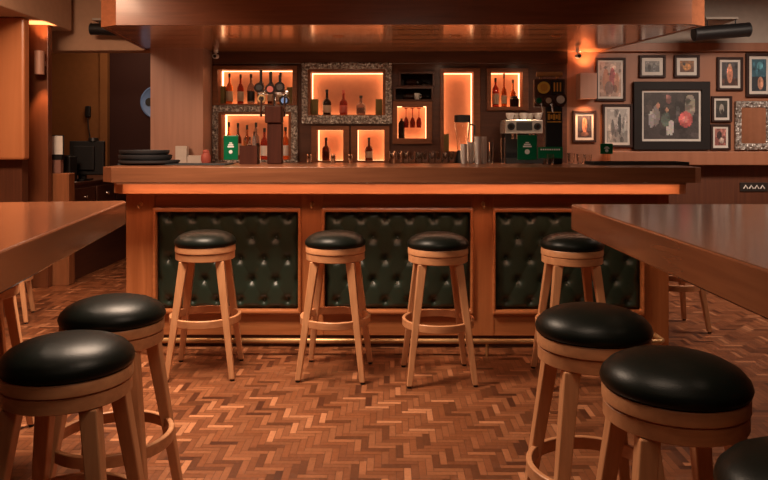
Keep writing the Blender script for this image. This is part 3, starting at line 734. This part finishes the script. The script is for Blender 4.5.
# ------------------------------------------------------------------ picture wall
def art_panel(w, h, seed, bg, blobs):
    r = random.Random(seed); nx, nz = 44, max(18, int(44*h/w))
    cols = {}
    spots = [(r.random(), r.random(), r.uniform(0.03, 0.10), r.uniform(0.03, 0.12), r.uniform(0.45, 1.7)) for _ in range(45)]
    for j in range(nz):
        for i in range(nx):
            u, v = (i+0.5)/nx, (j+0.5)/nz
            c = list(bg[0]) if v > bg[2] else list(bg[1])
            s = r.uniform(0.85, 1.15); c = [q*s for q in c]
            for (bu, bv, ru, rv, bc) in blobs:
                if ((u-bu)/ru)**2+((v-bv)/rv)**2 < 1: c = [q*r.uniform(0.85, 1.15) for q in bc]
            for (bu, bv, ru, rv, g) in spots:
                if ((u-bu)/ru)**2+((v-bv)/rv)**2 < 1: c = [q*g for q in c]
            cols[i, j] = c
    b = B(); lay = b.bm.loops.layers.float_color.new('col')
    vs = [[b.bm.verts.new((-w/2+w*i/nx, 0, h*j/nz)) for i in range(nx+1)] for j in range(nz+1)]
    for j in range(nz):
        for i in range(nx):
            f = b.bm.faces.new((vs[j][i], vs[j][i+1], vs[j+1][i+1], vs[j+1][i]))
            for l in f.loops: l[lay] = (*cols[i, j], 1)
    return b
def picture(o, m, i, label, seed, bg, blobs, frame='frameb', group='framed pictures on the right wall', deep=0.03):
    yw = YB-0.001
    O, Mt, I = R(*o, Y=YB-deep), R(*m, Y=YB-deep), R(*i, Y=YB-deep)
    cx = (O[0]+O[2])/2; cz = O[1]
    t = thing('framed_picture', label, 'picture', (cx, yw, cz), 0, group)
    L = lambda q: (q[0]-cx, q[1]-cz, q[2]-cx, q[3]-cz)
    O, Mt, I = L(O), L(Mt), L(I)
    B().ring(O, Mt, -deep, 0).build('frame', M[frame], t, bevel=0.004)
    B().box(Mt[0], Mt[2], -deep*0.5, -deep*0.35, Mt[1], Mt[3]).build('mount_board', M['pmat'], t)
    p = art_panel(I[2]-I[0], I[3]-I[1], seed, bg, blobs).build('print', M['art'], t, loc=((I[0]+I[2])/2, -deep*0.5-0.001, I[1]))
    return t
dk, gr, sk, rd, lt = (0.03, 0.022, 0.02), (0.16, 0.15, 0.14), (0.40, 0.20, 0.13), (0.45, 0.06, 0.06), (0.45, 0.42, 0.40)
figs = [(0.3, 0.45, 0.16, 0.36, sk), (0.6, 0.5, 0.14, 0.34, (0.30, 0.08, 0.08)), (0.8, 0.4, 0.12, 0.3, sk), (0.45, 0.25, 0.2, 0.2, (0.2, 0.12, 0.1))]
picture((596, 57.5, 626, 101), (598, 60, 623.8, 98.6), (600, 62, 621.5, 96.5), 'tall framed picture of pinkish figures, topmost at left of the wall', 1, ((0.42, 0.33, 0.28), (0.36, 0.24, 0.19), 0.5), figs)
picture((639.5, 55, 666, 77.5), (642, 57.5, 663.6, 75.2), (645.5, 61, 660, 71.8), 'small framed grey picture above left of the large black picture', 2, (gr, (0.09, 0.09, 0.09), 0.45), [(0.3, 0.4, 0.12, 0.3, dk), (0.65, 0.45, 0.14, 0.34, (0.10, 0.10, 0.10))])
picture((674.5, 55, 700, 77.5), (677, 57.5, 697.5, 75.2), (680.5, 60.5, 694.5, 72), 'small framed orange-brown picture above right of the large black picture', 3, ((0.18, 0.08, 0.03), (0.10, 0.04, 0.02), 0.5), [(0.5, 0.45, 0.3, 0.3, (0.42, 0.18, 0.05)), (0.3, 0.7, 0.1, 0.14, dk)])
picture((717.5, 57, 743.5, 90.5), (720, 59.5, 741, 88), (722.5, 62, 738.5, 85.5), 'framed picture of an orange upright figure right of the small pair', 4, ((0.05, 0.045, 0.05), (0.05, 0.02, 0.015), 0.3), [(0.5, 0.5, 0.18, 0.4, (0.50, 0.20, 0.12)), (0.5, 0.86, 0.10, 0.08, (0.5, 0.3, 0.2))])
picture((746.5, 53, 772, 97), (749.5, 56, 769, 94), (752.5, 59, 767, 91), 'framed blue-green picture cut by the right edge of the photo', 5, ((0.03, 0.10, 0.14), (0.02, 0.03, 0.04), 0.45), [(0.6, 0.25, 0.2, 0.2, sk), (0.55, 0.8, 0.2, 0.12, (0.08, 0.26, 0.32))])
picture((712, 96, 732.5, 122), (714.5, 98, 730, 120), (716.5, 100.5, 728, 117.5), 'small dark framed picture right of the large black picture, upper of two', 7, ((0.03, 0.03, 0.025), (0.02, 0.02, 0.02), 0.5), [(0.5, 0.5, 0.2, 0.3, (0.30, 0.28, 0.24)), (0.55, 0.3, 0.1, 0.2, dk)])
picture((711, 124, 731, 150), (713.3, 126.3, 728.8, 148), (715.5, 128.5, 726.7, 145.5), 'small reddish framed picture right of the large black picture, lower of two', 8, ((0.30, 0.12, 0.10), (0.20, 0.07, 0.06), 0.5), [(0.4, 0.6, 0.22, 0.25, (0.06, 0.03, 0.03)), (0.6, 0.3, 0.2, 0.18, (0.45, 0.35, 0.3))])
picture((602.5, 104, 633, 147.5), (605, 106.5, 630.5, 145), (607.3, 109, 628, 142.5), 'framed pale grey picture below the tall pinkish one', 10, ((0.40, 0.38, 0.36), (0.24, 0.23, 0.22), 0.35), [(0.62, 0.55, 0.09, 0.32, (0.07, 0.07, 0.07)), (0.28, 0.45, 0.08, 0.24, (0.13, 0.13, 0.13)), (0.45, 0.35, 0.10, 0.2, (0.17, 0.16, 0.16)), (0.8, 0.4, 0.07, 0.22, (0.2, 0.2, 0.19))])
picture((573, 110.5, 596.5, 142.5), (575.5, 113, 594, 140), (578, 115.5, 592, 137.5), 'framed picture of orange figure under the right wall lamp', 11, ((0.06, 0.05, 0.06), (0.04, 0.02, 0.02), 0.3), [(0.5, 0.55, 0.18, 0.35, (0.50, 0.19, 0.11)), (0.5, 0.15, 0.3, 0.1, (0.15, 0.07, 0.05))])
big = picture((634, 81.5, 710.5, 149.8), (642.3, 90, 702, 141.2), (644.5, 92.3, 699.8, 139), 'largest picture: dark room with red disc, in broad black frame', 6, (dk, (0.05, 0.04, 0.04), 0.55),
              [(0.22, 0.5, 0.07, 0.22, (0.20, 0.17, 0.16)), (0.26, 0.72, 0.035, 0.06, sk), (0.14, 0.42, 0.05, 0.18, (0.28, 0.26, 0.25)), (0.40, 0.42, 0.08, 0.16, (0.09, 0.12, 0.10)), (0.42, 0.62, 0.035, 0.05, sk), (0.5, 0.25, 0.05, 0.16, lt), (0.44, 0.18, 0.04, 0.1, lt),
               (0.84, 0.72, 0.10, 0.24, (0.24, 0.21, 0.17)), (0.76, 0.42, 0.125, 0.17, (0.48, 0.10, 0.10)), (0.76, 0.42, 0.05, 0.07, (0.55, 0.2, 0.18)), (0.45, 0.86, 0.05, 0.1, (0.14, 0.06, 0.05)), (0.62, 0.6, 0.04, 0.1, (0.10, 0.09, 0.09))], frame='matframe', deep=0.05)
# carved mirror
O, I = R(736, 101, 774, 150, YB-0.04), R(742, 107.5, 768, 143.5, YB-0.04)
cx, cz = (O[0]+O[2])/2, O[1]; L = lambda q: (q[0]-cx, q[1]-cz, q[2]-cx, q[3]-cz)
t = thing('wall_mirror', 'mirror in carved silver frame at the right edge of the wall', 'mirror', (cx, YB-0.001, cz))
B().ring(L(O), L(I), -0.04, 0).build('frame', M['silver'], t, bevel=0.012)
q = L(I); B().box(q[0], q[2], -0.016, -0.010, q[1], q[3]).build('glass', M['mirror'], t)
# socket plate
x0, z1 = P(740, 182.5, YB-0.05); x1, z0 = P(768, 191.5, YB-0.05)
t = thing('socket_plate', 'dark socket plate with row of white plugs low on right wall', 'socket', ((x0+x1)/2, YB-0.041, z0))
hw = (x1-x0)/2; B().box(-hw, hw, -0.012, 0, 0, z1-z0).build('plate', M['labelk'], t, bevel=0.003)
for k in range(4):
    xx = -hw*0.62+k*hw*0.40
    B().prism([(xx-0.020, 0), (xx+0.002, 0), (xx+0.020, 0), (xx+0.02, -0.001), (xx-0.02, -0.001)], 0, 0.001).bm.free()
    b = B(); zc2 = (z1-z0)/2
    b.tube([(xx-0.020, -0.016, zc2-0.016), (xx, -0.016, zc2+0.016), (xx+0.020, -0.016, zc2-0.016)], 0.006, 6)
    b.build('plug', M['white'], t, smooth=True)

# ------------------------------------------------------------------ wall lamps
def wall_lamp(px, py0, py1, Y, r, label, box=False):
    x, z1 = P(px, py0, Y); z0 = PZ(py1, Y); h = z1-z0
    return x, z0, h
x, z0, h = wall_lamp(39.5, 51, 74, 6.21, 0.04, '')
t = thing('wall_lamp', 'slim up-and-down lamp glowing on the dark left pillar', 'wall lamp', (x, 6.21, z0), 0, 'up-and-down wall lamps')
B().lathe([(0.030, 0.002), (0.042, 0), (0.042, h), (0.030, h-0.002)], 20).build('housing', M['column'], t, smooth=True)
B().box(-0.015, 0.015, 0.03, 0.089, h*0.4, h*0.6).build('bracket', M['column'], t)
B().cyl((0, 0, 0.004), (0, 0, 0.010), 0.028).build('lamp_lens', M['lampglow'], t, smooth=True)
spot('lamp_down', (x, 6.215, z0-0.01), (x, 6.245, z0-1), 16, 64)
spot('lamp_up', (x, 6.215, z0+h+0.01), (x, 6.245, z0+h+1), 16, 76)
x, z0, h = wall_lamp(587, 73.5, 99, 6.90, 0.08, '')
t = thing('wall_lamp', 'square-sided up-and-down lamp above the picture beside the bar shelves', 'wall lamp', (x, 6.90, z0), 0, 'up-and-down wall lamps')
B().ring((-0.08, -0.06, 0.08, 0.06), (-0.07, -0.05, 0.07, 0.05), 0, h)
b = B()
b.box(-0.08, 0.08, -0.06, -0.052, 0, h).box(-0.08, -0.072, -0.052, 0.052, 0, h).box(0.072, 0.08, -0.052, 0.052, 0, h).box(-0.08, 0.08, 0.052, 0.098, 0, h)
b.build('housing', M['column'], t)
B().box(-0.07, 0.07, -0.05, 0.05, h*0.45, h*0.55).build('lamp_lens', M['lampglow'], t)
spot('lamp_down', (x, 6.90, z0-0.01), (x, 6.95, z0-1), 14, 110, 0.9)
spot('lamp_up', (x, 6.90, z0+h+0.01), (x, 6.95, z0+h+1), 14, 110, 0.9)

# ------------------------------------------------------------------ ceiling speakers
def speaker(pa, pb, Y, label, r):
    xa, za_ = P(pa[0], pa[1], Y); xb_, zb2 = P(pb[0], pb[1], Y)
    c = Vector(((xa+xb_)/2, Y, (za_+zb2)/2)); d = Vector(((xb_-xa)/2, 0, (zb2-za_)/2))
    t = thing('speaker', label, 'speaker', c, 0, 'black tube speakers')
    n = d.normalized()
    B().cyl(-d, d, r, 28).build('body', M['black'], t, bevel=0.012, smooth=True)
    for s in (-1, 1): B().cyl(d*s*0.93, d*s*0.97, r*1.04, 28).build('band', M['rubber'], t, smooth=True)
    zt_ = (PZ(20, Y)-c.z)
    B().box(-0.15, 0.15, -0.02, 0.40 if Y < 6.6 else 0.2, zt_, zt_+0.02).build('bracket', M['grey'], t)
    for s in (-0.5, 0.5): B().cyl(d*s+Vector((0, 0, r*0.9)), d*s+Vector((0, 0, zt_)), 0.006, 8).build('hanger', M['black'], t, smooth=True)
    return t
speaker((693, 34), (749.5, 29.5), 6.58, 'black tube speaker on the grey wall right of the canopy', 0.066)
speaker((90.5, 29), (127, 30.5), 6.6, 'black tube speaker half behind the left end of the canopy', 0.055)

# ------------------------------------------------------------------ back room at the left
YD = 6.55
dx1 = PX(69.5, YD); zt1 = PZ(183.5, YD)
t = thing('desk', 'dark wooden desk with knobbed drawers in the back room', 'desk', (0, 0, 0))
B().box(dx1-0.55, dx1, YD+0.10, 8.3, 0, zt1-0.03).build('carcass', M['deskd'], t)
B().box(dx1-0.57, dx1+0.01, YD+0.09, 8.32, zt1-0.03, zt1).build('desktop', M['deskd'], t, bevel=0.004)
for k in range(3):
    y0 = YD+0.06+k*0.52
    d = B().box(dx1, dx1+0.016, y0, y0+0.48, zt1-0.24, zt1-0.06).build('drawer', M['deskd'], t, bevel=0.004)
    B().lathe([(0, 0.0), (0.012, 0.0), (0.008, 0.012), (0.018, 0.022), (0.012, 0.032), (0, 0.033)], 14, M4=Matrix.Translation((dx1+0.016, y0+0.24, zt1-0.15)) @ Matrix.Rotation(PI/2, 4, 'Y')).build('knob', M['chrome'], d, smooth=True)
a, z1 = P(48, 173.5, 6.40); c = PX(69, 6.40)
tag(B().box(0, c-a, 0, 0.12, 0, z1).build('side_cabinet', M['desk'], loc=(a, 6.40, 0), bevel=0.006), 'narrow orange-brown wooden cabinet end next to the dark desk', 'cabinet')
zq = z1
a2, z2 = P(50, 160, 6.46); c2 = PX(60.5, 6.46)
tag(B().box(0, c2-a2, 0, 0.06, 0, z2-zq).build('carton', M['pinkcard'], loc=(a2, 6.46, zq+0.0008), bevel=0.003), 'small pinkish carton on the narrow cabinet by the pillar', 'box')
t = thing('card_holder', 'white card in a dark holder above the pinkish carton', 'card', ((a2+c2)/2, 6.48, z2+0.0016))
hx = 6.4*6.48/FPX; zc1 = PZ(136, 6.48)-z2; zc0 = PZ(155, 6.48)-z2
B().box(-hx, hx, -0.02, 0.035, 0, zc0).box(-hx-0.006, hx+0.006, 0.012, 0.02, zc0, zc1+0.008).build('holder', M['black'], t)
B().box(-hx+0.004, hx-0.004, 0.006, 0.012, zc0+0.003, zc1).build('card', M['white'], t)
Ym = 7.0
a, z1 = P(70, 141, Ym); c, z0 = P(104.5, 175, Ym)
t = thing('monitor', 'black till monitor seen from behind on the dark desk', 'monitor', ((a+c)/2, Ym, zt1))
hw = (c-a)/2
# stands partly past the desk edge, so its foot is set back over the desktop
B().box(-hw, hw, -0.02, 0.03, z0-zt1, z1-zt1).build('screen', M['black'], t, bevel=0.01)
B().box(-hw*0.7, hw*0.5, -0.05, -0.02, z0-zt1+0.05, z1-zt1-0.05).build('rear_cover', M['black'], t, bevel=0.01)
xs_ = dx1-((a+c)/2)
B().box(min(-0.12, xs_-0.18), xs_-0.02, -0.10, 0.12, 0, 0.02).box(xs_-0.12, xs_-0.05, 0.0, 0.04, 0.02, z0-zt1+0.10).build('stand', M['black'], t)
B().lathe([(0, 0), (0.05, 0), (0.045, 0.03), (0, 0.035)], 18, c=(hw*0.35, 0.005, z1-zt1)).build('camera_knob', M['black'], t, smooth=True)
a, z1 = P(60, 156, 6.7); c = PX(72, 6.7)
t = thing('receipt_printer', 'squat black printer left of the till monitor', 'printer', ((a+c)/2, 6.66, zt1+0.0005)); hw = (c-a)/2
B().prism([(-hw, 0), (hw, 0), (hw, 0.16), (-hw, 0.16)], 0, z1-zt1).build('body', M['black'], t, bevel=0.012)
B().box(-hw*0.8, hw*0.8, 0.03, 0.10, z1-zt1, z1-zt1+0.008).build('lid', M['rubber'], t)
a, z1 = P(70.5, 181, 6.6)
tag(B().box(-0.09, 0.05, 0, 0.16, 0, 0.006).build('paper_stack', M['white'], loc=(dx1-0.06, 6.57, zt1+0.0005)), 'white paper sheets on the front corner of the dark desk', 'paper')
# handset with hanging cord
x, z1 = P(87.5, 106, 8.36); z0 = PZ(117, 8.36)
t = thing('wall_phone', 'black handset with hanging cord on the ochre wall', 'phone', (x, 8.399, z0))
B().box(-0.03, 0.03, -0.05, 0, 0, z1-z0).build('handset', M['black'], t, bevel=0.012)
B().tube([(0, -0.03, 0), (0.005, -0.03, -0.10), (0.02, -0.03, -0.2), (0.035, -0.03, -0.34)], 0.008, 8).build('cord', M['black'], t, smooth=True)
# round blue wall plate
x, z = P(156.5, 102, 8.42)
t = thing('wall_plate', 'round pale blue plate in the dark doorway, half behind the column', 'plate', (x, 8.449, z))
rx = Matrix.Rotation(PI/2, 4, 'X')
B().lathe([(0, 0.0), (0.2, 0.0), (0.2, 0.02), (0.185, 0.026), (0.17, 0.016), (0, 0.016)], 40, M4=rx).build('disc', M['plate'], t, smooth=True)
B().lathe([(0, 0.016), (0.05, 0.016), (0.05, 0.022), (0, 0.022)], 20, M4=Matrix.Translation((-0.09, 0, 0)) @ rx).build('hub', M['rubber'], t, smooth=True)

# ------------------------------------------------------------------ high tables
def rounded(x0, x1, y0, y1, r, n=6):
    pts = []
    for cx, cy, a0 in ((x1-r, y1-r, 0), (x0+r, y1-r, 90), (x0+r, y0+r, 180), (x1-r, y0+r, 270)):
        for k in range(n+1):
            a = math.radians(a0+90*k/n); pts.append((cx+r*math.cos(a), cy+r*math.sin(a)))
    return pts
def high_table(label, loc, rz, x0, x1, y0, y1, px, zt=1.05, th=0.105):
    t = thing('high_table', label, 'table', loc, rz, 'high tables')
    B().prism(rounded(x0, x1, y0, y1, 0.035), zt-th, zt).build('tabletop', M['table'], t, bevel=0.006, smooth=False)
    cx, cy = px, (y0+y1)/2
    for s in (-1, 1):
        B().box(cx-0.06, cx+0.06, cy+s*0.55-0.06, cy+s*0.55+0.06, 0.03, zt-th).build('pedestal', M['table'], t, bevel=0.006)
        B().box(cx-0.25, cx+0.25, cy+s*0.55-0.07, cy+s*0.55+0.07, 0.0015, 0.03).build('foot', M['table'], t, bevel=0.006)
    return t
xa = PX(574, 2.92)
high_table('thick wooden high table on the right, two black-seated stools along its left edge', (xa, 2.86, 0), math.radians(0.5), 0, 1.7, -2.0, 0.13, 0.95)
pA = (PX(124, 3.08), 3.08); pB = (PX(1, 1.675), 1.675)
rz = math.atan2(-(pA[0]-pB[0]), pA[1]-pB[1])
high_table('thick wooden high table on the left, stools along its right edge', (pA[0], pA[1], 0), rz, -1.5, 0, -1.9, 0.07, -0.85)

# ------------------------------------------------------------------ bar stools
def make_stool():
    t = thing('bar_stool', '', 'bar stool', (0, 0, 0), 0, 'bar stools with black seats')
    B().lathe([(0, 0.784), (0.05, 0.782), (0.09, 0.777), (0.125, 0.767), (0.152, 0.753), (0.169, 0.735), (0.174, 0.720), (0.171, 0.709), (0.163, 0.703), (0, 0.703)], 48).build('cushion', M['cushion'], t, smooth=True)
    B().lathe([(0, 0.7025), (0.166, 0.7025), (0.169, 0.698), (0.169, 0.671), (0.164, 0.668), (0, 0.668)], 48).build('seat_rim', M['stool_ring'], t, smooth=True)
    B().lathe([(0, 0.668), (0.161, 0.668), (0.166, 0.664), (0.166, 0.630), (0.160, 0.626), (0, 0.626)], 48).build('apron', M['stool_ring'], t, smooth=True)
    for sx, sy in ((1, 1), (-1, 1), (-1, -1), (1, -1)):
        b = B()
        def sec(z, c, h): return [b.bm.verts.new((sx*c+a*h, sy*c+d*h, z)) for a, d in ((-1, -1), (1, -1), (1, 1), (-1, 1))]
        top, bot = sec(0.6265, 0.100, 0.0235), sec(0.012, 0.178, 0.0145)
        b.bm.faces.new(top); b.bm.faces.new(bot[::-1])
        for k in range(4): b.bm.faces.new((bot[k], bot[(k+1) % 4], top[(k+1) % 4], top[k]))
        l = b.build('leg', M['stool_wood'], t, bevel=0.004)
        B().cyl((sx*0.1792, sy*0.1792, 0.0018), (sx*0.179, sy*0.179, 0.0125), 0.0125, 12).build('glide', M['black'], l, smooth=True)
    B().torus(0.192, 0.282, 0.322, 0.018).build('foot_ring', M['stool_ring'], t, bevel=0.003, smooth=True)
    return t
proto = make_stool()
def stool(px, k, Y, rz, label, first=[True]):
    o = proto if first[0] else copy_tree(proto); first[0] = False
    o.scale = (1, 1, k)
    o.location = (PX(px, Y), Y, 0); o.rotation_euler = (0, 0, math.radians(rz)); o['label'] = label
stool(205.5, 1.035, 4.01, 4, 'black-seated bar stool at the bar front, first from left')
stool(335.5, 1.035, 3.99, -5, 'black-seated bar stool at the bar front, second from left')
stool(438, 1.035, 3.93, 4, 'black-seated bar stool at the bar front, third from left')
stool(572, 1.035, 3.90, 0, 'black-seated bar stool at the bar front, rightmost, beside the right table corner')
stool(593, 1.035, 2.15, 3, 'bar stool at the right table, directly behind the large front right stool')
stool(674, 1.02, 1.71, 0, 'large bar stool in front at right, fully visible seat')
stool(827, 1.0, 1.185, 10, 'bar stool cut off by the bottom right corner')
stool(113, 1.0, 2.39, 0, 'bar stool at the left table, just behind the front left stool')
stool(68, 1.0, 1.90, 2, 'bar stool in the bottom left corner, largest seat at left')
stool(-24, 1.035, 3.0, 15, 'bar stool under the left table, only its edge and leg in view')
stool(3, 1.035, 5.15, 20, 'far bar stool beyond the left table, thin leg in view')
stool(672, 1.035, 5.0, 4, 'far bar stool seen below the right table beyond the bar end')
